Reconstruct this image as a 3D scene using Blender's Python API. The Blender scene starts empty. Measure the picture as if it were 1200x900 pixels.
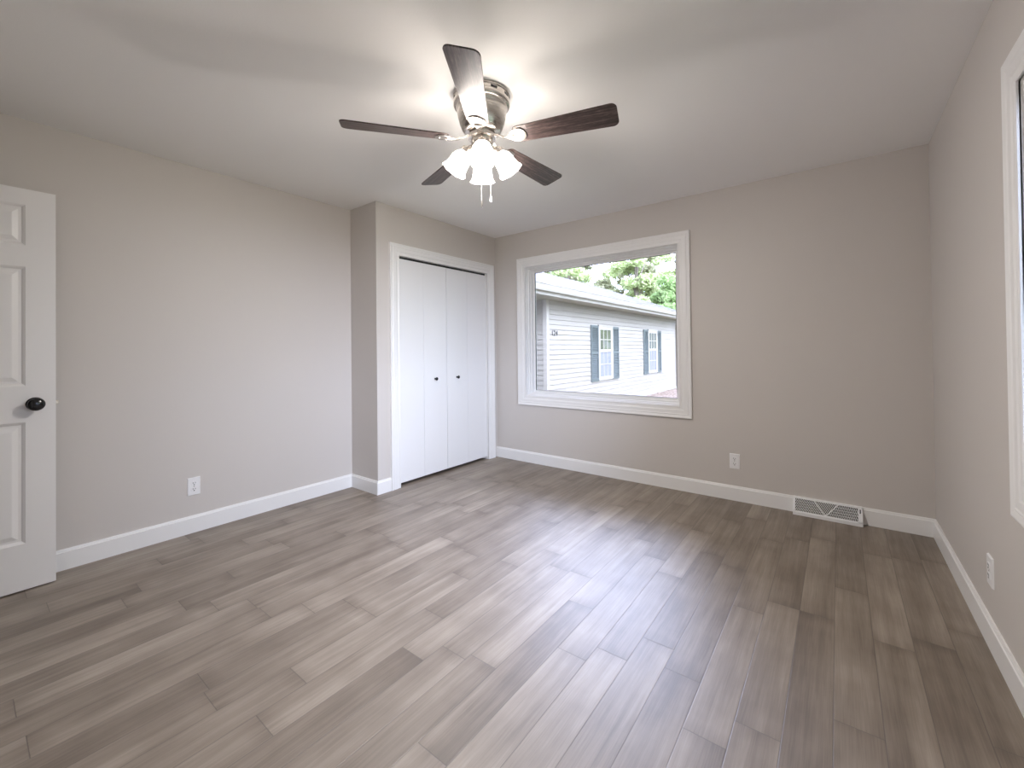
import bpy, bmesh, math, random
import numpy as np
from mathutils import Vector, Matrix
PI = math.pi
S = bpy.context.scene
COL = S.collection

# ------------------------------------------------------------------ camera
F_PX, CAM_Z = 499.166, 1.187
YAW, PITCH, ROLL = math.radians(37.428), math.radians(0.5446), math.radians(-0.6327)
fwd = Vector((-math.sin(YAW) * math.cos(PITCH), math.cos(YAW) * math.cos(PITCH), math.sin(PITCH)))
r0 = Vector((math.cos(YAW), math.sin(YAW), 0)); u0 = r0.cross(fwd)
right = r0 * math.cos(ROLL) + u0 * math.sin(ROLL); up = u0 * math.cos(ROLL) - r0 * math.sin(ROLL)
cd = bpy.data.cameras.new('camera'); cam = bpy.data.objects.new('camera', cd); COL.objects.link(cam)
cd.sensor_width = 36.0; cd.lens = 36.0 * F_PX / 1200.0; cd.clip_start = 0.02; cd.clip_end = 300
cd.shift_y = -(450 - 405.105) / 1200.0
m = Matrix((right, up, -fwd)).transposed().to_4x4(); m.translation = (0, 0, CAM_Z); cam.matrix_world = m
S.camera = cam

# ------------------------------------------------------------------ light and exposure
EXPOSURE = 0.27
SKY_BASE, SKY_EAST, SKY_SOUTH_EAST, SKY_NORTH = 1.0, 2.1, 19.0, 16.0
LAMP_W = 41.0
LAMP_RGB = (1.0, 0.955, 0.91)
S.view_settings.view_transform = 'Standard'; S.view_settings.look = 'None'
S.view_settings.exposure = EXPOSURE; S.view_settings.gamma = 1.0; S.view_settings.use_curve_mapping = False
S.cycles.use_denoising = True
S.cycles.max_bounces = 10; S.cycles.diffuse_bounces = 6; S.cycles.glossy_bounces = 5
S.cycles.transmission_bounces = 8; S.cycles.transparent_max_bounces = 24
S.cycles.sample_clamp_indirect = 6.0; S.cycles.caustics_reflective = False; S.cycles.caustics_refractive = False

w = bpy.data.worlds.new('sky'); S.world = w; w.use_nodes = True
nt = w.node_tree; nt.nodes.clear()
tc = nt.nodes.new('ShaderNodeTexCoord')
def lobe(direction, lo, hi, amount):
    d = nt.nodes.new('ShaderNodeVectorMath'); d.operation = 'DOT_PRODUCT'; d.inputs[1].default_value = Vector(direction).normalized()
    nt.links.new(tc.outputs['Generated'], d.inputs[0])
    r = nt.nodes.new('ShaderNodeMapRange'); r.interpolation_type = 'SMOOTHSTEP'
    for k, v in (('From Min', lo), ('From Max', hi), ('To Min', 0), ('To Max', amount)): r.inputs[k].default_value = v
    nt.links.new(d.outputs['Value'], r.inputs['Value']); return r.outputs[0]
def add(a, b):
    o = nt.nodes.new('ShaderNodeMath'); o.operation = 'ADD'; nt.links.new(a, o.inputs[0])
    if hasattr(b, 'is_output'): nt.links.new(b, o.inputs[1])
    else: o.inputs[1].default_value = b
    return o.outputs[0]
strength = add(add(lobe((.86, .02, .5), .25, 1.0, SKY_EAST), lobe((.74, -.60, .33), .60, .98, SKY_SOUTH_EAST)), SKY_BASE)
north = lobe((-.30, .74, .60), .62, .99, SKY_NORTH)           # bright open sky to the north, hazier to the east
bg = nt.nodes.new('ShaderNodeBackground'); bg.inputs[0].default_value = (0.65, 0.755, 1.0, 1)
nt.links.new(strength, bg.inputs[1])
bg2 = nt.nodes.new('ShaderNodeBackground'); bg2.inputs[0].default_value = (0.58, 0.68, 1.0, 1); nt.links.new(north, bg2.inputs[1])
sky = nt.nodes.new('ShaderNodeAddShader'); nt.links.new(bg.outputs[0], sky.inputs[0]); nt.links.new(bg2.outputs[0], sky.inputs[1])
wo = nt.nodes.new('ShaderNodeOutputWorld'); nt.links.new(sky.outputs[0], wo.inputs[0])

# ------------------------------------------------------------------ room measures
XL, XC, XR, YB, YD, YF, H = -3.416, -3.040, 0.465, 3.679, 2.126, -0.450, 2.44
T = 0.12
WZ0, WZ1 = 0.703, 2.057           # clear opening inside the window casings
W1X0, W1X1 = -2.628, -1.057
W2Y0, W2Y1 = 0.450, 2.024
W2Z0, W2Z1 = 0.721, 2.012

def portal(name, loc, rot, sx, sy):
    l = bpy.data.lights.new(name, 'AREA'); l.shape = 'RECTANGLE'; l.size = sx; l.size_y = sy
    l.cycles.is_portal = True
    o = bpy.data.objects.new(name, l); COL.objects.link(o); o.location = loc; o.rotation_euler = rot
portal('window_portal', ((W1X0 + W1X1) / 2, YB + .16, (WZ0 + WZ1) / 2), (-PI / 2, 0, 0), 1.5, 1.3)
portal('window_portal', (XR + .16, (W2Y0 + W2Y1) / 2, (WZ0 + WZ1) / 2), (0, PI / 2, 0), 1.3, 1.5)

# ------------------------------------------------------------------ materials
def mat(name, rgb=(.8, .8, .8), rough=.5, metal=0.0, spec=.5, coat=0.0):
    m = bpy.data.materials.new(name); m.use_nodes = True
    b = m.node_tree.nodes['Principled BSDF']
    b.inputs['Base Color'].default_value = (*rgb, 1); b.inputs['Roughness'].default_value = rough
    b.inputs['Metallic'].default_value = metal; b.inputs['Specular IOR Level'].default_value = spec
    b.inputs['Coat Weight'].default_value = coat
    return m
class NT:
    def __init__(s, m): s.t = m.node_tree; s.b = s.t.nodes.get('Principled BSDF')
    def n(s, typ, **kw):
        o = s.t.nodes.new(typ)
        for k, v in kw.items():
            if k.startswith('i_'): o.inputs[int(k[2:]) if k[2:].isdigit() else k[2:].replace('_', ' ')].default_value = v
            else: setattr(o, k, v)
        return o
    def l(s, a, b): s.t.links.new(a, b)
    def math(s, op, a, b=None, c=None, clamp=False):
        o = s.t.nodes.new('ShaderNodeMath'); o.operation = op; o.use_clamp = clamp
        for i, v in enumerate((a, b, c)):
            if v is None: continue
            if hasattr(v, 'is_output'): s.l(v, o.inputs[i])
            else: o.inputs[i].default_value = v
        return o.outputs[0]
    def ramp(s, fac, stops, interp='LINEAR'):
        o = s.t.nodes.new('ShaderNodeValToRGB'); o.color_ramp.interpolation = interp
        e = o.color_ramp.elements
        while len(e) < len(stops): e.new(.5)
        for i, (p, c) in enumerate(stops):
            e[i].position = p; e[i].color = (*c, 1) if len(c) == 3 else c
        s.l(fac, o.inputs[0]); return o.outputs[0]
    def mix(s, fac, a, b, blend='MIX'):
        o = s.t.nodes.new('ShaderNodeMix'); o.data_type = 'RGBA'; o.blend_type = blend
        for k, v in ((0, fac), (6, a), (7, b)):
            if hasattr(v, 'is_output'): s.l(v, o.inputs[k])
            else: o.inputs[k].default_value = v if k == 0 else (*v, 1)
        return o.outputs[2]
    def noise(s, vec, scale, detail=3, rough=.5):
        o = s.n('ShaderNodeTexNoise'); o.inputs['Scale'].default_value = scale
        o.inputs['Detail'].default_value = detail; o.inputs['Roughness'].default_value = rough
        if vec is not None: s.l(vec, o.inputs['Vector'])
        return o
    def bump(s, h, strength, dist):
        o = s.n('ShaderNodeBump'); o.inputs['Strength'].default_value = strength; o.inputs['Distance'].default_value = dist
        s.l(h, o.inputs['Height']); s.l(o.outputs[0], s.b.inputs['Normal'])
    def mapping(s, scale, src='Object'):
        t = s.n('ShaderNodeTexCoord'); m = s.n('ShaderNodeMapping'); m.inputs['Scale'].default_value = scale
        s.l(t.outputs[src], m.inputs[0]); return m.outputs[0]

def paint(name, rgb, rough, bump=.08, scale=220):
    m = mat(name, rgb, rough); t = NT(m)
    v = t.mapping((1, 1, 1)); n = t.noise(v, scale, 2)
    t.bump(n.outputs[0], bump, .002); return m
M_WALL = paint('wall_paint', (.61, .575, .545), .55)
M_CEIL = paint('ceiling_paint', (.90, .895, .89), .8, .15, 150)
M_TRIM = paint('white_trim_paint', (.84, .835, .83), .32, .02, 60)
M_DOOR = paint('white_door_paint', (.80, .785, .775), .38, .03, 90)
M_BIFOLD = paint('closet_door_paint', (.83, .83, .835), .28, .02, 60)
M_PLASTIC = mat('white_plastic', (.85, .85, .86), .3)
M_CHAIN = mat('bright_chain', (.85, .83, .80), .35, .4)
M_DARK = mat('dark_slot', (.01, .01, .01), .6)
M_GASKET = mat('black_gasket', (.015, .015, .015), .5)
M_BLACK = mat('black_metal', (.006, .006, .007), .22)
M_BRASS = mat('pale_brass', (.75, .68, .55), .3, 1)
M_BOARD = mat('closet_grey_paint', (.5, .49, .48), .7)  # plain grey, darker than the wall paint, for inside the closet

def floor_mat():
    m = mat('grey_wood_planks', rough=.3); t = NT(m)
    tcn = t.n('ShaderNodeTexCoord'); sp = t.n('ShaderNodeSeparateXYZ'); t.l(tcn.outputs['Object'], sp.inputs[0])
    u = t.math('DIVIDE', t.math('ADD', sp.outputs[0], 10.029), .125)
    ci = t.math('FLOOR', u); fu = t.math('FRACT', u)
    wn = t.n('ShaderNodeTexWhiteNoise', noise_dimensions='1D'); t.l(ci, wn.inputs['W'])
    vy = t.math('ADD', t.math('DIVIDE', sp.outputs[1], .80), t.math('MULTIPLY', wn.outputs[0], 57.3))
    vy = t.math('ADD', vy, t.math('MULTIPLY', ci, 13.0))
    vo = t.n('ShaderNodeTexVoronoi', voronoi_dimensions='1D'); vo.inputs['Scale'].default_value = 1; vo.inputs['Randomness'].default_value = .72
    t.l(vy, vo.inputs['W'])
    ve = t.n('ShaderNodeTexVoronoi', voronoi_dimensions='1D', feature='DISTANCE_TO_EDGE'); ve.inputs['Scale'].default_value = 1; ve.inputs['Randomness'].default_value = .72
    t.l(vy, ve.inputs['W'])
    idc = vo.outputs['Color']; ids = t.n('ShaderNodeSeparateColor'); t.l(idc, ids.inputs[0])
    # edges in metres
    eu = t.math('MULTIPLY', t.math('MINIMUM', fu, t.math('SUBTRACT', 1.0, fu)), .125)
    ev = t.math('MULTIPLY', ve.outputs['Distance'], .80)
    ed = t.math('MINIMUM', eu, ev)
    seam = t.math('SUBTRACT', 1.0, t.math('DIVIDE', ed, .0022, clamp=True), clamp=True)
    # per plank shifted coordinates
    cb = t.n('ShaderNodeCombineXYZ')
    t.l(t.math('ADD', sp.outputs[0], t.math('MULTIPLY', ids.outputs[0], 31.0)), cb.inputs[0])
    t.l(t.math('ADD', sp.outputs[1], t.math('MULTIPLY', ids.outputs[1], 47.0)), cb.inputs[1])
    t.l(t.math('MULTIPLY', ci, 3.7), cb.inputs[2])
    def mp(sc):
        q = t.n('ShaderNodeMapping'); q.inputs['Scale'].default_value = sc; t.l(cb.outputs[0], q.inputs[0]); return q.outputs[0]
    broad = t.noise(mp((9, 1.1, 1)), 1.0, 3, .55).outputs[0]          # smoky bands along the board
    fine = t.noise(mp((260, 7, 1)), 1.0, 4, .6).outputs[0]            # fine grain
    streak = t.noise(mp((45, 1.6, 1)), 1.0, 3, .6).outputs[0]
    patch = t.noise(mp((5, 5, 1)), 1.0, 3, .5).outputs[0]
    v = t.math('MULTIPLY', t.math('SUBTRACT', broad, .5), .75)
    v = t.math('ADD', v, t.math('MULTIPLY', t.math('SUBTRACT', streak, .5), .42))
    v = t.math('ADD', v, t.math('MULTIPLY', t.math('SUBTRACT', fine, .5), .30))
    v = t.math('ADD', v, t.math('MULTIPLY', t.math('SUBTRACT', patch, .5), .38))
    v = t.math('ADD', v, t.math('MULTIPLY', t.math('SUBTRACT', ids.outputs[2], .5), .20))
    endd = t.math('SUBTRACT', 1.0, t.math('DIVIDE', ev, .06, clamp=True), clamp=True)   # boards stained darker at their ends
    v = t.math('SUBTRACT', v, t.math('MULTIPLY', t.math('MULTIPLY', endd, patch), .22))
    v = t.math('ADD', v, .5, clamp=True)
    col = t.ramp(v, [(0, (.080, .058, .042)), (.30, (.145, .112, .084)), (.52, (.226, .183, .143)), (.75, (.325, .272, .220)), (1, (.46, .40, .335))])
    col = t.mix(t.math('MULTIPLY', seam, .75), col, (.07, .055, .045))
    t.l(col, t.b.inputs['Base Color'])
    t.l(t.math('ADD', .47, t.math('MULTIPLY', t.math('SUBTRACT', .5, fine), .12)), t.b.inputs['Roughness'])
    t.b.inputs['Specular IOR Level'].default_value = 1.0
    hgt = t.math('SUBTRACT', t.math('MULTIPLY', fine, .25), t.math('MULTIPLY', t.math('SUBTRACT', 1.0, t.math('DIVIDE', ed, .0022, clamp=True)), .9))
    hgt = t.math('ADD', hgt, t.math('MULTIPLY', patch, .35))
    t.bump(hgt, .35, .0016)
    return m
M_FLOOR = floor_mat()

def nickel_mat():
    m = mat('brushed_nickel', (.60, .56, .52), .25, 1); t = NT(m)
    n = t.noise(t.mapping((8, 8, 220)), 1.0, 3); t.l(t.math('ADD', .18, t.math('MULTIPLY', n.outputs[0], .16)), t.b.inputs['Roughness'])
    return m
M_NICKEL = nickel_mat()
def blade_mat():
    m = mat('dark_walnut_blade', rough=.33); t = NT(m)
    v = t.mapping((4, 90, 20)); n = t.noise(v, 1.0, 5, .6); n2 = t.noise(t.mapping((30, 260, 20)), 1.0, 3, .6)
    f = t.math('ADD', t.math('MULTIPLY', n.outputs[0], .6), t.math('MULTIPLY', n2.outputs[0], .4))
    t.l(t.ramp(f, [(.36, (.012, .007, .007)), (.5, (.045, .029, .027)), (.64, (.15, .11, .10))]), t.b.inputs['Base Color'])
    t.bump(f, .3, .001); return m
M_BLADE = blade_mat()
def shade_mat():
    m = bpy.data.materials.new('frosted_glass_shade'); m.use_nodes = True; t = NT(m); t.t.nodes.clear()
    tr = t.n('ShaderNodeBsdfTranslucent'); tr.inputs[0].default_value = (.97, .95, .93, 1)
    df = t.n('ShaderNodeBsdfDiffuse'); df.inputs[0].default_value = (.95, .94, .93, 1)
    tp = t.n('ShaderNodeBsdfTransparent'); tp.inputs[0].default_value = (1, .98, .96, 1)
    gl = t.n('ShaderNodeBsdfGlossy'); gl.inputs['Roughness'].default_value = .15
    a = t.n('ShaderNodeMixShader'); a.inputs[0].default_value = .35; t.l(tr.outputs[0], a.inputs[1]); t.l(df.outputs[0], a.inputs[2])
    b = t.n('ShaderNodeMixShader'); b.inputs[0].default_value = .345; t.l(a.outputs[0], b.inputs[1]); t.l(tp.outputs[0], b.inputs[2])
    c = t.n('ShaderNodeMixShader'); c.inputs[0].default_value = .05; t.l(b.outputs[0], c.inputs[1]); t.l(gl.outputs[0], c.inputs[2])
    o = t.n('ShaderNodeOutputMaterial'); t.l(c.outputs[0], o.inputs[0]); return m
M_SHADE = shade_mat()
def emit_mat(name, rgb, s):
    m = bpy.data.materials.new(name); m.use_nodes = True; t = NT(m); t.t.nodes.clear()
    e = t.n('ShaderNodeEmission'); e.inputs[0].default_value = (*rgb, 1); e.inputs[1].default_value = s
    o = t.n('ShaderNodeOutputMaterial'); t.l(e.outputs[0], o.inputs[0]); return m
M_BULB = emit_mat('glowing_bulb', (1, .95, .88), 9)
def glass_mat(name, gloss_rough=0.0, tint=(1, 1, 1)):
    m = bpy.data.materials.new(name); m.use_nodes = True; t = NT(m); t.t.nodes.clear()
    fr = t.n('ShaderNodeFresnel'); fr.inputs[0].default_value = 1.35
    tp = t.n('ShaderNodeBsdfTransparent'); tp.inputs[0].default_value = (*tint, 1)
    gl = t.n('ShaderNodeBsdfGlossy'); gl.inputs['Roughness'].default_value = gloss_rough
    a = t.n('ShaderNodeMixShader'); t.l(fr.outputs[0], a.inputs[0]); t.l(tp.outputs[0], a.inputs[1]); t.l(gl.outputs[0], a.inputs[2])
    o = t.n('ShaderNodeOutputMaterial'); t.l(a.outputs[0], o.inputs[0]); return m
M_GLASS = glass_mat('window_glass')
# outside
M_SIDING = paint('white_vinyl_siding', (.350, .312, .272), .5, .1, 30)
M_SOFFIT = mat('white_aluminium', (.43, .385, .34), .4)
M_CONCRETE = paint('concrete', (.45, .43, .40), .8, .4, 20)
M_SHUTTER = paint('blue_green_shutter_paint', (.105, .120, .115), .5, .05, 40)
M_NUMBER = mat('black_number', (.02, .02, .02), .4)
def roof_mat():
    m = mat('asphalt_shingles', rough=.9); t = NT(m)
    br = t.n('ShaderNodeTexBrick'); br.inputs['Color1'].default_value = (.08, .065, .062, 1); br.inputs['Color2'].default_value = (.12, .10, .098, 1)
    br.inputs['Mortar'].default_value = (.05,.04,.04,1); br.inputs['Scale'].default_value = 1; br.inputs['Mortar Size'].default_value = .012
    br.inputs['Brick Width'].default_value = .3; br.inputs['Row Height'].default_value = .14
    mp = t.mapping((1, 1, 1)); q = t.n('ShaderNodeSeparateXYZ'); t.l(mp, q.inputs[0]); c = t.n('ShaderNodeCombineXYZ'); t.l(q.outputs[1], c.inputs[0]); t.l(q.outputs[0], c.inputs[1])
    t.l(c.outputs[0], br.inputs['Vector'])
    n = t.noise(mp, 60, 2); t.l(t.mix(.35, br.outputs[0], n.outputs[0], 'OVERLAY'), t.b.inputs['Base Color']); return m
M_ROOF = roof_mat()
def patchy(name, stops, scale, rough=.9):
    m = mat(name, rough=rough); t = NT(m); n = t.noise(t.mapping((1, 1, 1)), scale, 5, .65)
    t.l(t.ramp(n.outputs[0], stops), t.b.inputs['Base Color']); t.bump(n.outputs[0], .6, .03); return m
M_MULCH = patchy('red_brown_mulch', [(.35, (.12, .08, .06)), (.5, (.24, .17, .13)), (.65, (.40, .31, .26))], 14)
M_GRASS = patchy('short_grass', [(.3, (.07, .08, .035)), (.7, (.16, .17, .09))], 9)
M_BARK = patchy('tree_bark', [(.3, (.12, .09, .07)), (.7, (.34, .29, .25))], 7)
def leaf_mat(name, a, b, c):
    m = bpy.data.materials.new(name); m.use_nodes = True; t = NT(m); t.t.nodes.clear()
    n = t.noise(t.mapping((1, 1, 1)), 1.4, 4, .7); col = t.ramp(n.outputs[0], [(.3, a), (.5, b), (.7, c)])
    d = t.n('ShaderNodeBsdfDiffuse'); r = t.n('ShaderNodeBsdfTranslucent'); t.l(col, d.inputs[0]); t.l(col, r.inputs[0])
    x = t.n('ShaderNodeMixShader'); x.inputs[0].default_value = .45; t.l(d.outputs[0], x.inputs[1]); t.l(r.outputs[0], x.inputs[2])
    o = t.n('ShaderNodeOutputMaterial'); t.l(x.outputs[0], o.inputs[0]); return m
M_LEAF_PALE = leaf_mat('pale_leaves', (.42, .48, .22), (.60, .66, .38), (.78, .82, .58))
M_LEAF_GREEN = leaf_mat('green_leaves', (.20, .30, .12), (.34, .46, .20), (.54, .62, .34))
M_LEAF_OLIVE = leaf_mat('olive_leaves', (.26, .27, .16), (.44, .44, .28), (.62, .60, .42))
M_PANE_UP = mat('sash_glass', (.12, .13, .09), .03, 0, 1.0); M_PANE_UP.node_tree.nodes['Principled BSDF'].inputs['IOR'].default_value = 1.9
M_SCREEN = mat('insect_screen', (.22, .22, .25), .6)

# ------------------------------------------------------------------ mesh helpers
class MB:
    def __init__(s): s.bm = bmesh.new()
    def box(s, x0, x1, y0, y1, z0, z1, mtx=None):
        v = [s.bm.verts.new((x, y, z)) for x in (x0, x1) for y in (y0, y1) for z in (z0, z1)]
        if mtx is not None:
            for q in v: q.co = mtx @ q.co
        for f in ((0, 1, 3, 2), (4, 6, 7, 5), (0, 4, 5, 1), (2, 3, 7, 6), (0, 2, 6, 4), (1, 5, 7, 3)): s.bm.faces.new([v[i] for i in f])
        return s
    def prism(s, poly, f0, f1):
        """closed prism: poly is a list of 2-D points, f0/f1 map a 2-D point to the two end positions"""
        a = [s.bm.verts.new(f0(*p)) for p in poly]; b = [s.bm.verts.new(f1(*p)) for p in poly]; n = len(poly)
        s.bm.faces.new(a); s.bm.faces.new(b[::-1])
        for i in range(n): s.bm.faces.new((a[i], b[i], b[(i + 1) % n], a[(i + 1) % n]))
        return s
    def lathe(s, prof, n=40, mtx=None, axis_open=False, wav=None):
        rings = []
        for k, (r, z) in enumerate(prof):
            if r < 1e-6: rings.append([s.bm.verts.new((0, 0, z))]); continue
            ring = []
            for i in range(n):
                a = 2 * PI * i / n; rr = r if wav is None else wav(r, k, a)
                ring.append(s.bm.verts.new((rr * math.cos(a), rr * math.sin(a), z)))
            rings.append(ring)
        vs = [v for rg in rings for v in rg]
        for a, b in zip(rings, rings[1:]):
            for i in range(n):
                j = (i + 1) % n
                if len(a) == 1 and len(b) == 1: continue
                if len(a) == 1: s.bm.faces.new((a[0], b[i], b[j]))
                elif len(b) == 1: s.bm.faces.new((a[i], b[0], a[j]))
                else: s.bm.faces.new((a[i], b[i], b[j], a[j]))
        if mtx is not None:
            for v in vs: v.co = mtx @ v.co
        return s
    def tube(s, pts, r, n=10):
        pts = [Vector(p) for p in pts]; rs = r if isinstance(r, (list, tuple)) else [r] * len(pts); rings = []
        for i, p in enumerate(pts):
            d = (pts[min(i + 1, len(pts) - 1)] - pts[max(i - 1, 0)]).normalized()
            a = d.orthogonal().normalized() if i == 0 else (pa - d * pa.dot(d)).normalized()
            pa = a; b = d.cross(a)
            rings.append([s.bm.verts.new(p + (a * math.cos(2 * PI * k / n) + b * math.sin(2 * PI * k / n)) * rs[i]) for k in range(n)])
        for A, B in zip(rings, rings[1:]):
            for k in range(n): s.bm.faces.new((A[k], B[k], B[(k + 1) % n], A[(k + 1) % n]))
        s.bm.faces.new(rings[0][::-1]); s.bm.faces.new(rings[-1]); return s
    def frame(s, rect, prof, P, closed=True):
        """picture-frame moulding: prof is a closed list of (u outward from the inner edge, v proud of the wall)"""
        a0, a1, b0, b1 = rect; loops = []
        for u, v in prof:
            c = [(a0 - u, b1 + u), (a1 + u, b1 + u), (a1 + u, b0 - u), (a0 - u, b0 - u)] if closed else [(a0 - u, b0), (a0 - u, b1 + u), (a1 + u, b1 + u), (a1 + u, b0)]
            loops.append([s.bm.verts.new(P(a, b, v)) for a, b in c])
        n = len(loops)
        for i in range(n):
            A, B = loops[i], loops[(i + 1) % n]
            for k in range(4 if closed else 3): s.bm.faces.new((A[k], A[(k + 1) % 4], B[(k + 1) % 4], B[k]))
        if not closed:
            s.bm.faces.new([l[0] for l in loops]); s.bm.faces.new([l[3] for l in loops][::-1])
        return s
    def build(s, name, material, parent=None, smooth=False, bevel=0, loc=None, origin=None):
        bmesh.ops.recalc_face_normals(s.bm, faces=s.bm.faces)
        if origin is not None:
            bmesh.ops.translate(s.bm, verts=s.bm.verts, vec=-Vector(origin))
        me = bpy.data.meshes.new(name); s.bm.to_mesh(me); s.bm.free()
        me.materials.append(material)
        if smooth:
            for p in me.polygons: p.use_smooth = True
        o = bpy.data.objects.new(name, me); COL.objects.link(o)
        if origin is not None: o.location = origin
        if smooth:
            mo = o.modifiers.new('edges', 'EDGE_SPLIT'); mo.split_angle = math.radians(40)
        if bevel:
            b = o.modifiers.new('bevel', 'BEVEL'); b.width = bevel; b.segments = 2; b.limit_method = 'ANGLE'
        if parent is not None:
            o.parent = parent
            if origin is not None: o.location = Vector(origin)
        return o
def empty(name, loc=(0, 0, 0)):
    o = bpy.data.objects.new(name, None); COL.objects.link(o); o.location = loc; o.empty_display_size = .1; return o
def tag(o, label=None, cat=None, group=None, kind=None):
    for k, v in (('label', label), ('category', cat), ('group', group), ('kind', kind)):
        if v: o[k] = v
    return o
def struct(mb, name, material, label=None, cat=None, **kw): return tag(mb.build(name, material, **kw), label, cat, kind='structure')
def at(parent, o):            # child built in world coordinates keeps its place under a moved Empty
    o.location = Vector(o.location) - Vector(parent.location); return o

# ------------------------------------------------------------------ room shell
struct(MB().box(-3.9, XR + T, YF - 2.0, YB + T, -.15, 0), 'floor', M_FLOOR, 'grey-brown wood plank floor of random-length boards', 'floor')
struct(MB().box(-3.9, XR + T, YF - 2.0, YB + T, H, H + .2), 'ceiling', M_CEIL, 'smooth white painted ceiling above the fan', 'ceiling')
struct(MB().box(XL - T, XL, YF, YD, 0, H), 'wall_left', M_WALL, 'long greige wall behind the open white door', 'wall')
struct(MB().box(XL - .36, XC, YD, YD + .1, 0, H), 'wall_closet_side', M_WALL, 'narrow greige return wall at the near side of the closet', 'wall')
CY0, CY1, CZ = 2.353, 3.530, 2.020
b = MB(); b.box(XC - .1, XC, YD + .1, CY0 - .018, 0, H); b.box(XC - .1, XC, CY1 + .018, YB, 0, H); b.box(XC - .1, XC, CY0 - .018, CY1 + .018, CZ + .018, H)
struct(b, 'wall_closet', M_WALL, 'greige wall around the closet doors', 'wall')
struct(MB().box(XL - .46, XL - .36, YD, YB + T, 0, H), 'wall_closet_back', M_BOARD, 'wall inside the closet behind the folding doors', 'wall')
def wall_with_hole(a0, a1, h0, h1, z0, z1, mk):
    b = MB()
    for q in ((a0, h0, 0, H), (h1, a1, 0, H), (h0, h1, 0, z0), (h0, h1, z1, H)):
        if q[3] - q[2] > 1e-4: mk(b, *q)
    return b
struct(wall_with_hole(XL - .36, XR + T, W1X0 - .012, W1X1 + .012, WZ0 - .012, WZ1 + .012, lambda b, p, q, z0, z1: b.box(p, q, YB, YB + T, z0, z1)),
       'wall_back', M_WALL, 'greige wall holding the picture window', 'wall')
struct(wall_with_hole(YF - T, YB, W2Y0 - .012, W2Y1 + .012, W2Z0 - .012, W2Z1 + .012, lambda b, p, q, z0, z1: b.box(XR, XR + T, p, q, z0, z1)),
       'wall_right', M_WALL, 'greige wall with the second window at right edge', 'wall')
DX0, DX1 = -3.280, -2.500
struct(wall_with_hole(XL - T, XR, DX0, DX1, 0, 2.05, lambda b, p, q, z0, z1: b.box(p, q, YF - T, YF, z0, z1)),
       'wall_front', M_WALL, 'greige wall behind the viewer with the doorway', 'wall')
b = MB(); b.box(XL - T, -1.6, YF - 1.5, YF - 1.4, 0, H); b.box(XL - T, XL, YF - 1.4, YF - T, 0, H); b.box(-1.7, -1.6, YF - 1.4, YF - T, 0, H)
struct(b, 'wall_hall', M_WALL, 'hallway walls beyond the doorway', 'wall')

# baseboards: flat board with a small eased cap, cut as prisms along each wall
BB = [(0, 0), (.014, 0), (.014, .097), (.010, .101), (.010, .104), (.007, .112), (0, .112)]
def baseboard(name, P, s0, s1, c0=0, c1=0, label=None):
    """P(s, t, z): s along the wall, t out of it; c0, c1 mitre the ends (+1 outer corner, -1 inner corner)"""
    mb = MB()
    mb.prism(BB, lambda t, z: P(s0 - c0 * t, t, z), lambda t, z: P(s1 + c1 * t, t, z))
    return struct(mb, name, M_TRIM, label, 'baseboard')
baseboard('baseboard_left', lambda s, t, z: (XL + t, s, z), YF, YD, -1, -1, 'white baseboard along the left wall')
baseboard('baseboard_closet_side', lambda s, t, z: (s, YD - t, z), XL, XC, -1, 1, 'short white baseboard on the closet return wall')
baseboard('baseboard_closet', lambda s, t, z: (XC + t, s, z), YD, CY0 - .101, 1, 0, 'short white baseboard left of the closet casing')
baseboard('baseboard_back_left', lambda s, t, z: (s, YB - t, z), XC, -.272, 0, 0, 'white baseboard under the picture window')
baseboard('baseboard_back_right', lambda s, t, z: (s, YB - t, z), .114, XR, 0, -1, 'short white baseboard right of the floor register')
baseboard('baseboard_right', lambda s, t, z: (XR - t, s, z), YF, YB, -1, -1, 'white baseboard along the right wall')
baseboard('baseboard_front', lambda s, t, z: (s, YF + t, z), DX1 + .07, XR, 0, -1, 'white baseboard behind the viewer')

b = MB(); b.prism([(YF - 7, H + .2), (YF - 7, H + .3), (-1.7, 4.6), (YB + T + .25, H + .3), (YB + T + .25, H + .2)], lambda y, z: (-9, y, z), lambda y, z: (XR + T + .3, y, z))  # out of view, added so the low south-east sky is blocked from the siding
struct(b, 'roof', M_ROOF, 'unseen shingle roof added over the room to block low sky light', 'roof')
# colonial casing profile, u = 0 at the opening
CAS = [(0, 0), (0, .010), (.006, .013), (.012, .010), (.030, .011), (.036, .015), (.062, .016), (.068, .019), (.074, .016), (.086, .019), (.094, .021), (.100, .019), (.100, 0)]
Pback = lambda a, z, v: (a, YB - v, z)
Pright = lambda a, z, v: (XR - v, a, z)
Pclos = lambda a, z, v: (XC + v, a, z)

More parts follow.
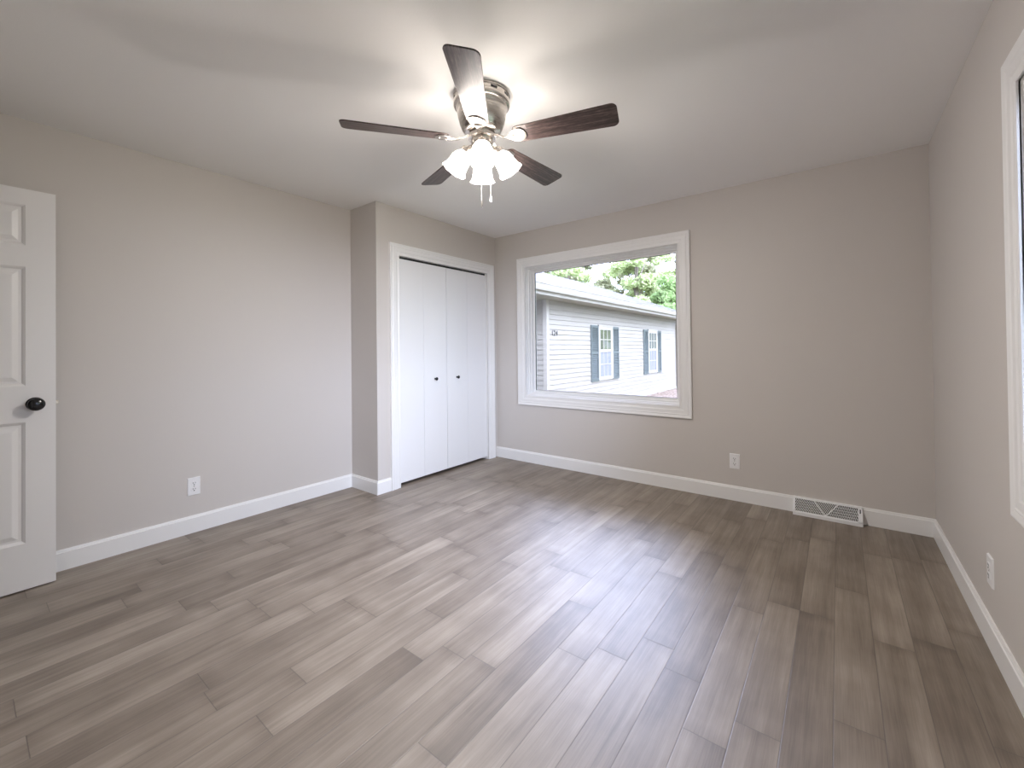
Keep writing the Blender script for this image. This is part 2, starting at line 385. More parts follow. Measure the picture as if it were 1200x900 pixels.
def window(name, rect, P, label, gasket=True):
    root = tag(empty(name), label, 'window', kind='structure')
    MB().frame(rect, CAS, P).build('casing', M_TRIM, root)
    # stepped jamb: every (u, v) turns inward (negative u) and goes deeper (negative v)
    J = [(0, .004), (.012, .004), (.012, -.12), (-.048, -.12), (-.048, -.108), (-.030, -.100), (-.030, -.072), (-.016, -.066), (-.016, -.040), (-.007, -.034), (-.007, -.010), (0, -.006)]
    MB().frame(rect, J, P).build('jamb', M_TRIM, root)
    if gasket: MB().frame(rect, [(-.048, -.109), (-.0515, -.109), (-.0515, -.119), (-.048, -.119)], P).build('gasket', M_GASKET, root)
    MB().frame(rect, [(.012, -.120), (-.050, -.120), (-.050, -.126), (.05, -.138), (.05, -.122), (.012, -.122)], P).build('outer_flange', M_TRIM, root)
    a0, a1, z0, z1 = rect; q = .049
    mb = MB(); vs = [mb.bm.verts.new(P(a, z, v)) for v in (-.1125, -.1165) for a, z in ((a0 + q, z0 + q), (a1 - q, z0 + q), (a1 - q, z1 - q), (a0 + q, z1 - q))]
    for f in ((0, 1, 2, 3), (7, 6, 5, 4), (0, 4, 5, 1), (1, 5, 6, 2), (2, 6, 7, 3), (3, 7, 4, 0)): mb.bm.faces.new([vs[i] for i in f])
    mb.build('pane', M_GLASS, root)
    return root
window('window_1', (W1X0, W1X1, WZ0, WZ1), Pback, 'large white-cased picture window with a view of the neighbouring house')
window('window_2', (W2Y0, W2Y1, W2Z0, W2Z1), Pright, 'white-cased window cut off by the right edge of the picture', gasket=False)

# closet opening: casing, jamb, bifold doors
root = tag(empty('trim_1'), 'white moulded casing around the closet opening', 'trim', kind='structure')
MB().frame((CY0, CY1, 0, CZ), CAS, Pclos, closed=False).build('casing', M_TRIM, root)
MB().frame((CY0, CY1, 0, CZ), [(0, .004), (.018, .004), (.018, -.1), (0, -.1)], Pclos, closed=False).build('jamb', M_TRIM, root)
MB().box(XC - .06, XC - .028, CY0 + .002, CY1 - .002, CZ - .02, CZ - .001).build('track', M_DARK, root)
mid = (CY0 + CY1) / 2; g = .0035
def bifold(y0, y1, ky, label):
    root = tag(empty('closet_door', (XC - .03, (y0 + y1) / 2, .027)), label, 'door', 'folding closet doors')
    h = (y0 + y1) / 2
    for a, c in ((y0, h - .0012), (h + .0012, y1)):
        at(root, MB().box(XC - .052, XC - .020, a, c, .027, CZ - .018).build('door_panel', M_BIFOLD, root, bevel=.0015, origin=(XC - .02, (a + c) / 2, 1)))
    mx = Matrix.Translation((XC - .020, ky, .918)) @ Matrix.Rotation(PI / 2, 4, 'Y')
    k = MB().lathe([(0, -.001), (.010, -.001), (.010, .003), (.0065, .006), (.006, .014), (.012, .018), (.0155, .022), (.0155, .027), (.011, .031), (0, .0325)], 24, mx).build('knob', M_BLACK, root, smooth=True)
    at(root, k)
bifold(CY0 + g, mid - .003, 2.785, 'left white folding closet door, the one nearer the return wall')
bifold(mid + .003, CY1 - g, 3.078, 'right white folding closet door, the one nearer the window')

# ------------------------------------------------------------------ open six-panel door
DXF, DT = -3.263, .035                       # face towards the room, thickness
DY0, DY1, DZ0, DZ1 = -.440, .3205, .008, 2.030
door = tag(empty('door_1', (DXF - DT / 2, DY0, DZ0)), 'white six-panel door standing open against the left wall', 'door', kind='structure')
cols = [(DY0 + .105, -.060 - .050), (-.060 + .050, DY1 - .105)]
cols = [(DY0 + .105, -.1115), (-.0080, DY1 - .105)]
rows = [(.239, .848), (1.031, 1.635), (1.742, 1.950)]
b = MB()
ys = [DY0, cols[0][0], cols[0][1], cols[1][0], cols[1][1], DY1]; zs = [DZ0, *[v for r in rows for v in r], DZ1]
for i in range(5):
    for j in range(7):
        if i in (1, 3) and j in (1, 3, 5): continue
        for x in (DXF, DXF - DT):
            b.bm.faces.new([b.bm.verts.new((x, *p)) for p in ((ys[i], zs[j]), (ys[i + 1], zs[j]), (ys[i + 1], zs[j + 1]), (ys[i], zs[j + 1]))])
for p, q in (((DY0, DZ0), (DY1, DZ0)), ((DY1, DZ0), (DY1, DZ1)), ((DY1, DZ1), (DY0, DZ1)), ((DY0, DZ1), (DY0, DZ0))):
    b.bm.faces.new([b.bm.verts.new(v) for v in ((DXF, *p), (DXF, *q), (DXF - DT, *q), (DXF - DT, *p))])
bmesh.ops.remove_doubles(b.bm, verts=b.bm.verts, dist=1e-5)
at(door, b.build('door_slab', M_DOOR, door))
for (y0, y1) in cols:
    for (z0, z1) in rows:
        b = MB(); prof = [(0, 0), (.008, .0045), (.014, .010), (.024, .010), (.044, .003), (.048, .0025)]
        for sgn, x0 in ((-1, DXF), (1, DXF - DT)):
            L = [[b.bm.verts.new((x0 + sgn * d, y, z)) for y, z in ((y0 + u, z0 + u), (y1 - u, z0 + u), (y1 - u, z1 - u), (y0 + u, z1 - u))] for u, d in prof]
            for A, B in zip(L, L[1:]):
                for k in range(4): b.bm.faces.new((A[k], A[(k + 1) % 4], B[(k + 1) % 4], B[k]))
            b.bm.faces.new(L[-1])
        at(door, b.build('door_panel', M_DOOR, door))
KN = [(0, -.0005), (.033, -.0005), (.033, .004), (.028, .009), (.0135, .012), (.011, .022), (.0125, .030), (.022, .036), (.0300, .044), (.0325, .052), (.030, .060), (.021, .066), (.008, .0685), (0, .069)]
kz, ky = .938, .2475
for sgn, x0 in ((1, DXF), (-1, DXF - DT)):
    mx = Matrix.Translation((x0, ky, kz)) @ Matrix.Rotation(sgn * PI / 2, 4, 'Y')
    at(door, MB().lathe(KN, 32, mx).build('door_knob', M_BLACK, door, smooth=True))
at(door, MB().box(DXF - .024, DXF - .011, DY1 - .002, DY1 + .011, kz - .008, kz + .008).build('latch_bolt', M_BRASS, door, bevel=.002))
for hz in (.25, 1.02, 1.8):
    at(door, MB().lathe([(0, -.045), (.006, -.045), (.006, .045), (0, .045)], 12, Matrix.Translation((DXF - DT / 2 + .024, DY0 - .004, hz))).build('hinge', M_BLACK, door, smooth=True))
root = tag(empty('trim_2'), 'white casing around the doorway behind the viewer', 'trim', kind='structure')
MB().frame((DX0, DX1, 0, 2.05), [(0, 0), (0, .01), (.05, .016), (.066, .012), (.066, 0)], lambda a, z, v: (a, YF + v, z), closed=False).build('casing', M_TRIM, root)

# ------------------------------------------------------------------ wall outlets
def outlet(P, a, z, label):
    """P(a, z, v): plate centred at a, z"""
    loc = P(a, z, 0); root = tag(empty('wall_outlet', loc), label, 'outlet', 'wall outlets')
    Q = lambda u, w, v: P(a + u, z + w, v)
    def bx(b, u0, u1, w0, w1, v0, v1, inset=0):
        A = [b.bm.verts.new(Q(u, w, v0)) for u, w in ((u0, w0), (u1, w0), (u1, w1), (u0, w1))]
        B = [b.bm.verts.new(Q(u, w, v1)) for u, w in ((u0 + inset, w0 + inset), (u1 - inset, w0 + inset), (u1 - inset, w1 - inset), (u0 + inset, w1 - inset))]
        b.bm.faces.new(A); b.bm.faces.new(B)
        for k in range(4): b.bm.faces.new((A[k], A[(k + 1) % 4], B[(k + 1) % 4], B[k]))
    b = MB(); bx(b, -.036, .036, -.0585, .0585, 0, .0065, .003); at(root, b.build('cover_plate', M_PLASTIC, root))
    for s in (-1, 1):
        b = MB(); c = s * .0195
        poly = []
        for k in range(24):
            t = 2 * PI * k / 24; poly.append((.0175 * math.cos(t), max(-.0135, min(.0135, .0175 * math.sin(t))) + c))
        b.prism(poly, lambda u, w: Q(u, w, .005), lambda u, w: Q(u, w, .0088))
        rc = b.build('receptacle', M_PLASTIC, root); at(root, rc)
        b = MB(); bx(b, -.0078, -.0052, c - .001, c + .009, .008, .0092); bx(b, .0052, .0078, c, c + .008, .008, .0092)
        hole = [(.0033 * math.cos(2 * PI * k / 12), .0033 * math.sin(2 * PI * k / 12) + c - .0075) for k in range(12)]
        b.prism(hole, lambda u, w: Q(u, w, .008), lambda u, w: Q(u, w, .0092))
        sl = b.build('slots', M_DARK, rc); sl.location = -Vector(loc) - Vector(rc.location)
    b = MB(); b.prism([(.003 * math.cos(2 * PI * k / 12), .003 * math.sin(2 * PI * k / 12)) for k in range(12)], lambda u, w: Q(u, w, .006), lambda u, w: Q(u, w, .0078))
    at(root, b.build('screw', M_NICKEL, root))
outlet(lambda a, z, v: (XL + v, a, z), .964, .3035, 'white double wall outlet low on the left wall')
outlet(Pback, -.650, .3025, 'white double wall outlet below and right of the picture window')
outlet(Pright, 2.470, .298, 'white double wall outlet on the right wall below the second window')

# ------------------------------------------------------------------ baseboard register
def register():
    x0, x1 = -.272, .113; yt, yb, hh = YB - .018, YB - .070, .114
    root = tag(empty('floor_register', ((x0 + x1) / 2, YB, 0)), 'white metal baseboard register with V-shaped grille on the floor', 'air vent')
    # sloping face coordinates: s along x, t 0..1 up the face
    B0, T0 = Vector((0, yb, .020)), Vector((0, yt, hh - .004)); L = (T0 - B0).length; nrm = Vector((0, -(T0 - B0).z, (T0 - B0).y)).normalized()
    def F(x, t, v=0): p = B0.lerp(T0, t) + nrm * v; return (x, p.y, p.z)
    b = MB()
    side = [(YB, 0), (yb, 0), (yb - .001, .020), (yt, hh - .003), (YB, hh)]
    for a, c in ((x0, x0 + .003), (x1 - .003, x1)): b.prism(side, lambda y, z: (a, y, z), lambda y, z: (c, y, z))
    b.box(x0, x1, yb - .001, yb + .002, 0, .020); b.box(x0, x1, yt, YB, hh - .004, hh)
    def strip(p, q, wd, v0=-.001, v1=.0015):
        (ax, at_), (bx_, bt) = p, q; d = Vector((bx_ - ax, (bt - at_) * L)); n = Vector((-d.y, d.x)).normalized() * wd / 2
        pts = [(ax + n.x, at_ + n.y / L), (bx_ + n.x, bt + n.y / L), (bx_ - n.x, bt - n.y / L), (ax - n.x, at_ - n.y / L)]
        b.prism(pts, lambda x, t: F(x, t, v0), lambda x, t: F(x, t, v1))
    strip((x0, .045), (x1, .045), .011); strip((x0, .965), (x1, .965), .008)
    strip((x0 + .007, 0), (x0 + .007, 1), .014); strip((x1 - .012, 0), (x1 - .012, 1), .024)
    at(root, b.build('housing', M_PLASTIC, root))
    b = MB(); V = (-.085, .07); TL, TR = (-.150, .95), (-.014, .95)
    strip(V, TL, .0055, -.001, .002); strip(V, TR, .0055, -.001, .002); at(root, b.build('divider_bars', M_PLASTIC, root))
    # slanted fins between the dividers
    b = MB(); lo, hi = .09, .93
    def clipx(xa, xb, fn_lo, fn_hi, sl, step):
        """parallel slanted fins whose foot runs over a range, clipped against the divider lines"""
        x = xa - .12
        while x < xb + .12:
            seg = []
            for k in range(25):
                t = lo + (hi - lo) * k / 24; xx = x + sl * (t - lo) * L
                if fn_lo(t) <= xx <= fn_hi(t): seg.append((xx, t))
            if len(seg) > 1: strip(seg[0], seg[-1], .0030, -.0035, .0010)
            x += step
    xl = lambda t: x0 + .014; xr = lambda t: x1 - .024
    dl = lambda t: V[0] + (TL[0] - V[0]) * (t - V[1]) / (TL[1] - V[1]); dr = lambda t: V[0] + (TR[0] - V[0]) * (t - V[1]) / (TR[1] - V[1])
    clipx(x0, x1, xl, dl, .45, .0095); clipx(x0, x1, dl, dr, .5, .0095); clipx(x0, x1, dr, xr, -.35, .0100)
    for t in (.26, .43, .60, .77):
        strip((xr(t), t), (dr(t), t), .0014, -.004, .0006); strip((xl(t), t), (dl(t), t), .0008, -.004, -.001)
    at(root, b.build('grille', M_PLASTIC, root))
    b = MB(); b.prism([(x0 + .004, .03), (x1 - .004, .03), (x1 - .004, .97), (x0 + .004, .97)], lambda x, t: F(x, t, -.010), lambda x, t: F(x, t, -.008)); at(root, b.build('damper', mat('grey_damper', (.05, .045, .045), .7), root))
    b = MB(); b.prism([(x1 - .015, .62), (x1 - .009, .62), (x1 - .009, .86), (x1 - .015, .86)], lambda x, t: F(x, t, .001), lambda x, t: F(x, t, .004)); at(root, b.build('lever', M_DARK, root))
register()

# ------------------------------------------------------------------ ceiling fan
FX, FY = -1.380, 1.579
fan = tag(empty('ceiling_fan', (FX, FY, H)), 'five-blade brushed nickel hugger ceiling fan with four lit glass shades', 'ceiling fan')
def fp(z): return z - H                         # fan-local height
def fan_part(mb, name, m, parent=fan, **kw): return mb.build(name, m, parent, **kw)
b = MB().lathe([(0, 0), (.132, 0), (.139, -.004), (.139, -.010), (.135, -.014), (.135, -.030), (.139, -.034), (.139, -.050), (.134, -.056), (.127, -.058), (.127, -.066), (.122, -.072), (.121, -.085), (.117, -.110),
                (.109, -.140), (.099, -.165), (.090, -.180), (.080, -.186), (0, -.186)], 64)
fan_part(b, 'motor_housing', M_NICKEL, smooth=True)
for k in range(10):
    mx = Matrix.Rotation(2 * PI * (k + .35) / 10, 4, 'Z') @ Matrix.Translation((.1355, 0, -.022))
    fan_part(MB().box(-.002, .0012, -.016, .016, -.005, .005, mx), 'vent_slot', M_DARK)
b = MB().lathe([(0, -.184), (.058, -.184), (.058, -.196), (.068, -.198), (.068, -.212), (.058, -.216), (0, -.216)], 40); fan_part(b, 'flywheel', M_NICKEL, smooth=True)
b = MB().lathe([(0, -.214), (.052, -.214), (.054, -.220), (.054, -.250), (.050, -.256), (.060, -.262), (.062, -.272), (.052, -.290), (.034, -.306), (.016, -.314), (.006, -.322), (0, -.323)], 40); fan_part(b, 'light_kit_body', M_NICKEL, smooth=True)
BZ = 2.216 - H; TILT = math.radians(-13)
def blade_outline():
    pts = []; r0_, r1_ = .165, .655; w0, w1 = .052, .068
    def arc(cx, cy, r, a0, a1, n=6): return [(cx + r * math.cos(a0 + (a1 - a0) * k / n), cy + r * math.sin(a0 + (a1 - a0) * k / n)) for k in range(n + 1)]
    pts += arc(r1_ - .028, w1 - .028, .028, PI / 2, 0) + arc(r1_ - .028, -w1 + .028, .028, 0, -PI / 2)
    pts += arc(r0_ + .03, -w0 + .03, .03, -PI / 2, -PI) + arc(r0_ + .03, w0 - .03, .03, PI, PI / 2)
    return pts
OUT = blade_outline()
for k in range(5):
    ang = math.radians(304.9 + 72 * k)
    Rz = Matrix.Rotation(ang, 4, 'Z'); Mb = Rz @ Matrix.Translation((0, 0, BZ)) @ Matrix.Rotation(TILT, 4, 'X')
    b = MB(); b.prism(OUT, lambda x, y: (x, y, 0), lambda x, y: (x, y, .006))
    bl = fan_part(b, 'blade', M_BLADE, bevel=.0015); bl.matrix_local = Mb
    b = MB()
    Ti = Matrix.Translation((0, 0, BZ)) @ Matrix.Rotation(TILT, 4, 'X')
    # arm: flat tapering bar from the flywheel, curving down and out to the plate under the blade
    path = [(.050, 0, -.205), (.075, 0, -.207), (.100, 0, -.216), (.122, 0, -.226), (.145, 0, -.2315), (.172, 0, -.2320)]
    wd = [.018, .015, .011, .011, .016, .022]; rings = []
    for (x, y, z), ww in zip(path, wd):
        tl = 0 if x < .12 else math.tan(TILT) * (x - .12) / .052
        rings.append([b.bm.verts.new((x, yy, z + zz + yy * tl)) for yy, zz in ((-ww, 0), (-ww * .5, -.005), (ww * .5, -.005), (ww, 0), (ww * .5, .004), (-ww * .5, .004))])
    for A, B in zip(rings, rings[1:]):
        for q in range(6): b.bm.faces.new((A[q], B[q], B[(q + 1) % 6], A[(q + 1) % 6]))
    b.bm.faces.new(rings[0]); b.bm.faces.new(rings[-1])
    # rounded shield plate under the blade root
    pl = [(.150 + .045 * (1 - math.cos(t)) , 0) for t in (0,)]
    shield = [(.145, -.018), (.165, -.036), (.190, -.043), (.212, -.038), (.226, -.020), (.231, 0), (.226, .020), (.212, .038), (.190, .043), (.165, .036), (.145, .018)]
    b.prism(shield, lambda x, y: tuple(Ti @ Vector((x, y, -.0055))), lambda x, y: tuple(Ti @ Vector((x, y, -.0005))))
    ir = fan_part(b, 'blade_iron', M_NICKEL, bevel=.0012); ir.matrix_local = Rz
    for x, y in ((.175, -.024), (.175, .024), (.210, 0)):
        MB().lathe([(0, -.0085), (.003, -.0082), (.005, -.0055), (0, -.0054)], 12, Ti @ Matrix.Translation((x, y, 0))).build('screw', M_NICKEL, ir, smooth=True)
SH = [(.023, 0), (.026, .004), (.026, .012), (.034, .022), (.043, .036), (.0475, .054), (.0490, .074), (.0515, .092), (.0565, .106), (.0635, .116)]
for k in range(4):
    ang = math.radians(-48.8 + 90 * k); Rz = Matrix.Rotation(ang, 4, 'Z'); tilt = math.radians(32)
    # shade axis: starts on the kit, points down and out
    Sx = Rz @ Matrix.Translation((.072, 0, -.262)) @ Matrix.Rotation(PI - tilt, 4, 'Y')
    b = MB(); b.tube([Rz @ Vector(p) for p in ((.035, 0, -.262), (.058, 0, -.250), (.072, 0, -.257), (.078, 0, -.270))], .0085, 12)
    b.lathe([(0, -.004), (.020, -.004), (.027, .002), (.0285, .012), (.0285, .026), (.026, .026), (.026, .014), (0, .010)], 32, Sx)
    fan_part(b, 'shade_holder', M_NICKEL, smooth=True)
    prof = [(r, z + .012) for r, z in SH]; inner = [(r - .0028, z) for r, z in prof[::-1]]
    wav = lambda r, kk, a: r * (1 + (.035 * math.cos(8 * a) * max(0, 1 - abs(min(kk, 19 - kk) - 9) / 2.0)))
    b = MB(); b.lathe(prof + inner, 64, Sx, wav=wav); sh = fan_part(b, 'glass_shade', M_SHADE, smooth=True)
    b = MB(); b.lathe([(0, .012), (.013, .012), (.014, .030), (.024, .050), (.028, .064), (.026, .076), (.016, .088), (0, .092)], 24, Sx)
    fan_part(b, 'bulb', M_BULB, smooth=True)
    l = bpy.data.lights.new('bulb_light', 'POINT'); l.energy = LAMP_W; l.color = LAMP_RGB; l.shadow_soft_size = .045
    lo = bpy.data.objects.new('bulb_light', l); COL.objects.link(lo); lo.parent = fan; lo.location = Sx @ Vector((0, 0, .088))
rv = Vector((.794, .608, 0)); fv = Vector((-.608, .794, 0))
for off, dz, rr in ((rv * -.002 + fv * -.046, 1.873 - H, .0045), (rv * .041 + fv * -.022, 1.905 - H, .006)):
    x, y = off.x, off.y; b = MB(); n = 0; z = -.262
    b.tube([(x * .8, y * .8, -.258), (x, y, -.262), (x, y, dz + .03)], .0011, 6)
    z = -.27
    while z > dz + .03: b.lathe([(0, .0018), (.0018, 0), (0, -.0018)], 6, Matrix.Translation((x, y, z))); z -= .0065
    pc = fan_part(b, 'pull_chain', M_CHAIN, smooth=False)
    f = MB().lathe([(0, .034), (.002, .033), (rr * .6, .024), (rr, .012), (rr * .8, .003), (0, 0)], 14, Matrix.Translation((x, y, dz))).build('fob', M_NICKEL if rr < .005 else M_PLASTIC, pc, smooth=True)

# ------------------------------------------------------------------ outside: ground
GZ = -.27
struct(MB().box(-40, 30, YB + T, 60, GZ - .2, GZ), 'ground', M_GRASS, 'grass beside the neighbouring house', 'ground')
struct(MB().box(XR + T, 30, -20, YB + T, GZ - .2, GZ), 'ground_side', M_GRASS, 'grass beyond the second window', 'ground')
KX = -4.70; HY0, HY1, HW = 7.29, 16.0, 7.6
b = MB(); rng = random.Random(3); nx, ny = 14, 60
g = [[b.bm.verts.new((KX + .02 + 1.9 * i / nx, HY0 - 1 + 12 * j / ny, GZ + .012 + (.05 * rng.random() if 0 < i < nx and 0 < j < ny else -.02))) for j in range(ny + 1)] for i in range(nx + 1)]
for i in range(nx):
    for j in range(ny): b.bm.faces.new((g[i][j], g[i + 1][j], g[i + 1][j + 1], g[i][j + 1]))
tag(b.build('mulch', M_MULCH), 'red-brown mulch bed along the white siding wall', 'mulch', kind='stuff')

# ------------------------------------------------------------------ outside: neighbouring house
house = tag(empty('house', (KX, HY0, GZ)), 'white-sided single-storey house with shingle roof outside the window', 'house')
def hp(mb, name, m, parent=house, **kw):
    o = mb.build(name, m, parent, **kw)
    if parent is house: o.location = -Vector(house.location)
    return o
EZ = 2.205                                     # top of the visible wall, under the soffit
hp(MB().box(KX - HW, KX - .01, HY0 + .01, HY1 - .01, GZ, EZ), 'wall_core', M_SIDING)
hp(MB().box(KX - HW, KX + .004, HY0 - .004, HY1, GZ, GZ + .10), 'foundation', M_CONCRETE)
def siding(P, s0, s1, ztop, name):
    b = MB(); z = GZ + .10; ex = .104
    while z < ztop - .01:
        z1 = min(z + ex, ztop)
        b.prism([(0, z), (.018, z), (.018, z + .006), (.003, z1 - .001), (.003, z1), (0, z1)], lambda t, zz: P(s0, t, zz), lambda t, zz: P(s1, t, zz))
        z += ex
    return hp(b, name, M_SIDING)
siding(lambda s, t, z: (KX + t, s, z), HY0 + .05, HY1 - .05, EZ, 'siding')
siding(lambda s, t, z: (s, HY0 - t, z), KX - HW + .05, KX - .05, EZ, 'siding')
b = MB(); b.prism([(KX + .026, HY0 + .065), (KX + .026, HY0 - .024), (KX - .065, HY0 - .024), (KX - .065, HY0), (KX - .002, HY0), (KX - .002, HY0 + .065)], lambda x, y: (x, y, GZ + .05), lambda x, y: (x, y, EZ)); hp(b, 'corner_post', M_SOFFIT)
hp(MB().box(KX - .002, KX + .026, HY1 - .065, HY1, GZ + .05, EZ), 'corner_post', M_SOFFIT)
OH = .40; EX = KX + OH; RX = KX - HW / 2; FTZ = 2.400
sl = (3.95 - FTZ) / (EX - RX); RY0, RY1 = HY0 - 1.5, HY1 + .3
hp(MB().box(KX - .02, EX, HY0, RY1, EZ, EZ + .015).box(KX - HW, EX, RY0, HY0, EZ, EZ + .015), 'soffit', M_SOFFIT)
hp(MB().box(EX, EX + .02, RY0, RY1, EZ - .01, FTZ - .03), 'fascia', M_SOFFIT)
b = MB(); b.prism([(EX + .02, 2.255), (EX + .085, 2.262), (EX + .10, 2.30), (EX + .115, 2.375), (EX + .123, 2.375), (EX + .123, 2.382), (EX + .02, 2.382)], lambda x, z: (x, RY0, z), lambda x, z: (x, RY1, z)); hp(b, 'gutter', M_SOFFIT)
zr = FTZ + sl * (EX - RX); lx = RX - (EX + .06 - RX); ze = FTZ - sl * .06
b = MB(); b.prism([(EX + .06, ze), (RX, zr), (lx, ze), (lx, ze + .02), (RX, zr + .035), (EX + .065, ze + .02)], lambda x, z: (x, RY0 - .02, z), lambda x, z: (x, RY1 + .02, z)); hp(b, 'roof', M_ROOF)
for y in (RY0, HY1 - .02):
    hp(MB().prism([(KX, EZ), (RX, zr - .04), (KX - HW, EZ)], lambda x, z: (x, y, z), lambda x, z: (x, y + .02, z)), 'gable', M_SIDING)
def house_window(y0, y1, z0, z1):
    P = lambda a, z, v: (KX + .026 + v, a, z)
    fr = hp(MB().frame((y0 + .05, y1 - .05, z0 + .05, z1 - .05), [(0, -.03), (0, .022), (.05, .022), (.05, -.03)], P), 'window', M_SOFFIT)
    zm = (z0 + z1) / 2 + .06
    for (a, c, v, mt) in ((zm, z1 - .05, .004, M_PANE_UP), (z0 + .05, zm, .0, M_SCREEN)):
        s = MB().frame((y0 + .09, y1 - .09, a + .035, c - .035), [(0, v - .006), (0, v + .012), (.04, v + .012), (.04, v - .006)], P)
        ya, yb_ = y0 + .09, y1 - .09; zz0, zz1 = a + .035, c - .035
        for k in (1, 2):
            yy = ya + (yb_ - ya) * k / 3; s.box(P(0, 0, v)[0] - .002, P(0, 0, v)[0] + .006, yy - .009, yy + .009, zz0, zz1)
        s.box(P(0, 0, v)[0] - .002, P(0, 0, v)[0] + .006, ya, yb_, (zz0 + zz1) / 2 - .009, (zz0 + zz1) / 2 + .009)
        so = s.build('sash', M_SOFFIT, fr)
        b = MB(); b.box(P(0, 0, v)[0] - .006, P(0, 0, v)[0] - .003, ya - .01, yb_ + .01, zz0 - .01, zz1 + .01)
        b.build('pane', mt, fr)
def shutter(y0, y1, z0, z1):
    x = KX + .016; b = MB(); fw = .045; zm = z0 + (z1 - z0) * .51
    b.box(x, x + .03, y0, y0 + fw, z0, z1); b.box(x, x + .03, y1 - fw, y1, z0, z1)
    for za, zb in ((z0, z0 + .07), (zm - .035, zm + .035), (z1 - .06, z1)): b.box(x, x + .03, y0 + fw, y1 - fw, za, zb)
    b.box(x, x + .006, y0 + fw, y1 - fw, z0, z1)
    z = z0 + .075
    while z < z1 - .07:
        if not (zm - .05 < z < zm + .03):
            b.prism([(x + .006, z + .022), (x + .024, z), (x + .027, z + .003), (x + .006, z + .026)], lambda xx, zz: (xx, y0 + fw, zz), lambda xx, zz: (xx, y1 - fw, zz))
        z += .034
    hp(b, 'shutter', M_SHUTTER)
for (a, c, d, e) in ((9.20, 9.585, 10.42, 10.80), (12.66, 13.03, 13.87, 14.23)):
    shutter(a, c, .395, 1.755); house_window(c + .005, d - .005, .41, 1.745); shutter(d, e, .395, 1.755)
    hp(MB().box(KX + .01, KX + .06, c, d, 1.745, 1.775), 'drip_cap', M_SOFFIT)
tcu = bpy.data.curves.new('number_curve', 'FONT'); tcu.body = '124'; tcu.size = .15; tcu.extrude = .004; tcu.space_character = 1.15
tob = bpy.data.objects.new('number_tmp', tcu); COL.objects.link(tob); bpy.context.view_layer.update()
me = bpy.data.meshes.new_from_object(tob.evaluated_get(bpy.context.evaluated_depsgraph_get())); bpy.data.objects.remove(tob)
me.materials.clear(); me.materials.append(M_NUMBER); num = bpy.data.objects.new('house_number', me); COL.objects.link(num); num.parent = house
num.location = Vector((KX + .024, 7.45, 1.475)) - Vector(house.location); num.rotation_euler = (PI / 2, 0, PI / 2)
num['label'] = 'dark house number on the siding'
b = MB(); b.tube([(EX + .06, HY1 - .1, 2.26), (EX + .04, HY1 - .1, 2.16), (KX + .07, HY1 - .1, 2.0), (KX + .07, HY1 - .1, GZ + .1)], .035, 8); hp(b, 'downspout', M_SOFFIT, smooth=True)

# ------------------------------------------------------------------ outside: trees behind the house
def tree(x, y, h, spread, material, label, seed, low=1.5, n=9000, leaf=.17, clumps=60):
    rg = np.random.default_rng(seed); root = tag(empty('tree', (x, y, GZ)), label, 'tree', 'trees behind the house')
    b = MB(); b.tube([(0, 0, -.1), (.1, .05, h * .3), (-.05, .1, h * .6), (.05, 0, h * .92)], [.22, .17, .11, .03], 10)
    cc = []
    for k in range(clumps):
        zf = rg.random(); ang = rg.random() * 6.283; env = min(1.0, .55 + 1.2 * zf) * min(1.0, 2.6 * (1.05 - zf))
        rr = spread * env * (0.25 + .75 * rg.random() ** .5); cc.append((rr * math.cos(ang), rr * math.sin(ang), low + (h - low) * zf))
        if k % 3 == 0:
            p = Vector(cc[-1]); b.tube([(0, 0, max(.8, p.z * .72)), tuple(p * .6 + Vector((0, 0, p.z * .32))), tuple(p)], [.06, .035, .012], 5)
    b.build('trunk', M_BARK, root, smooth=True)
    c = np.array(cc)[rg.integers(0, clumps, n)]
    rad = spread * .34; d = rg.normal(size=(n, 3)); d /= np.linalg.norm(d, axis=1)[:, None]
    pos = c + d * (rad * rg.random((n, 1)) ** .45) * np.array([1, 1, .62])
    a = rg.normal(size=(n, 3)); a /= np.linalg.norm(a, axis=1)[:, None]; t = rg.normal(size=(n, 3)); bb = np.cross(a, t); bb /= np.linalg.norm(bb, axis=1)[:, None]
    s = leaf * (.6 + .8 * rg.random((n, 1)))
    V = np.stack([pos + a * s * .62, pos + bb * s * .34, pos - a * s * .62, pos - bb * s * .34], 1).reshape(-1, 3)
    me = bpy.data.meshes.new('crown'); me.from_pydata(V.tolist(), [], np.arange(4 * n).reshape(n, 4).tolist()); me.materials.append(material)
    o = bpy.data.objects.new('crown', me); COL.objects.link(o); o.parent = root
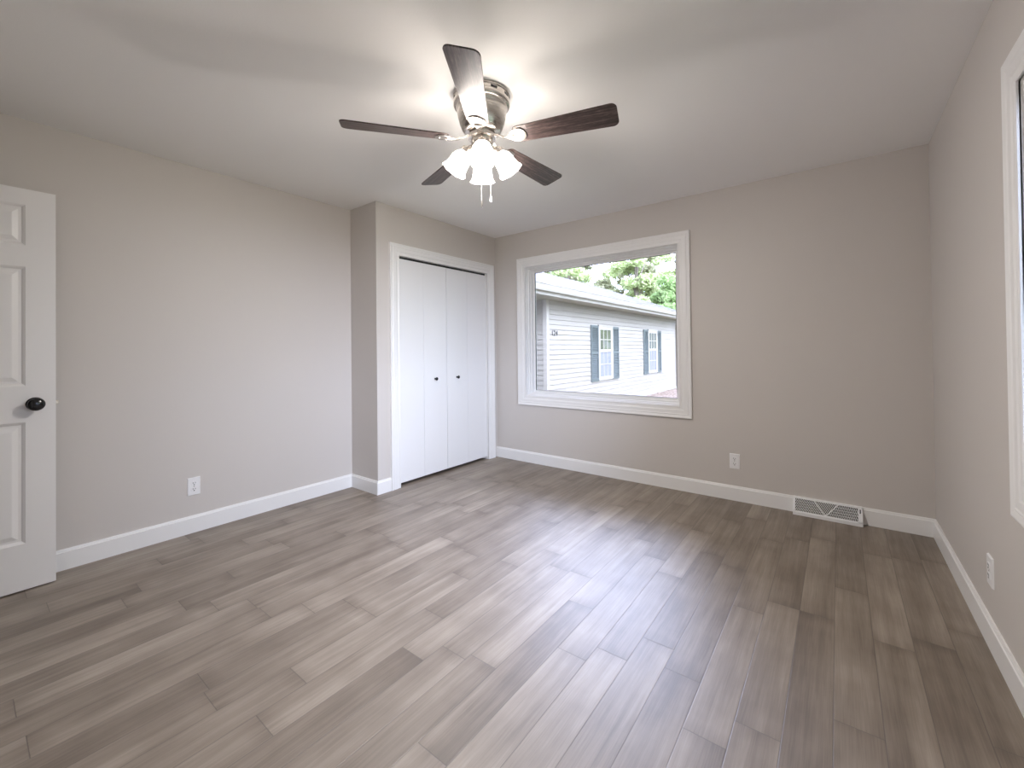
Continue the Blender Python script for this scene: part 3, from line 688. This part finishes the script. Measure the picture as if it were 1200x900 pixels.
TREES = [(-18.1, 24.0, 8.4, 1.5, M_LEAF_OLIVE, 'olive-toned tree behind the left end of the house roof', 1, 1.0),
         (-13.7, 24.0, 8.8, 1.55, M_LEAF_PALE, 'pale leafy tree just left of the bright gap in the leaves', 2, .8),
         (-9.25, 24.0, 9.0, 1.55, M_LEAF_PALE, 'pale leafy tree just right of the bright gap in the leaves', 3, .6),
         (-5.0, 24.0, 8.6, 1.5, M_LEAF_PALE, 'pale leafy tree at the right end of the row behind the roof', 4, .6),
         (-5.75, 18.6, 4.3, 1.3, M_LEAF_GREEN, 'small bright green tree close behind the far end of the house', 5, .3),
         (-15.6, 29.0, 10.2, 1.55, M_LEAF_OLIVE, 'taller olive-toned tree in the middle row, left of the bright gap', 6, .8),
         (-11.2, 29.0, 10.4, 1.55, M_LEAF_OLIVE, 'taller olive-toned tree in the middle row, right of the bright gap', 7, .8),
         (-7.0, 29.0, 10.0, 1.5, M_LEAF_OLIVE, 'taller olive-toned tree in the middle row at the right side of the view', 10, .8),
         (-20.4, 34.0, 11.5, 1.6, M_LEAF_OLIVE, 'hazy tree farthest back at the left side of the view', 11, .8),
         (-16.0, 34.0, 7.6, 1.55, M_LEAF_OLIVE, 'lower hazy tree farthest back, under the bright gap in the leaves', 12, .8),
         (-11.6, 34.0, 11.6, 1.6, M_LEAF_PALE, 'hazy tree farthest back at the right side of the view', 13, .8)]
for x, y, h, sp, mt, lb, sd, low in TREES: tree(x, y, h, sp, mt, lb, sd, low, n=24000 if h > 6 else 13000, leaf=.15)
tree(2.2, 24.0, 9, 2.4, M_LEAF_PALE, 'leafy tree beyond the frame at the right, mirrored in the house windows', 8, 1.0, n=9000, leaf=.3)
tree(9.5, 30.0, 10, 3.0, M_LEAF_GREEN, 'broad leafy tree farthest right beyond the frame', 9, 1.0, n=7000, leaf=.3)
for (y, h, sd, lb) in ((3.4, 7.5, 21, 'unseen dense tree added to shade the siding, the one nearest the second window'), (7.7, 8.2, 22, 'unseen dense tree added to shade the siding, the middle one of three'), (12.0, 8.0, 23, 'unseen dense tree added to shade the siding, the one farthest from the second window')):
    tree(5.2, y, h, 1.5, M_LEAF_GREEN, lb, sd, .2, n=11000, leaf=.34)  # unseen row of trees, added to hold sky light off the siding
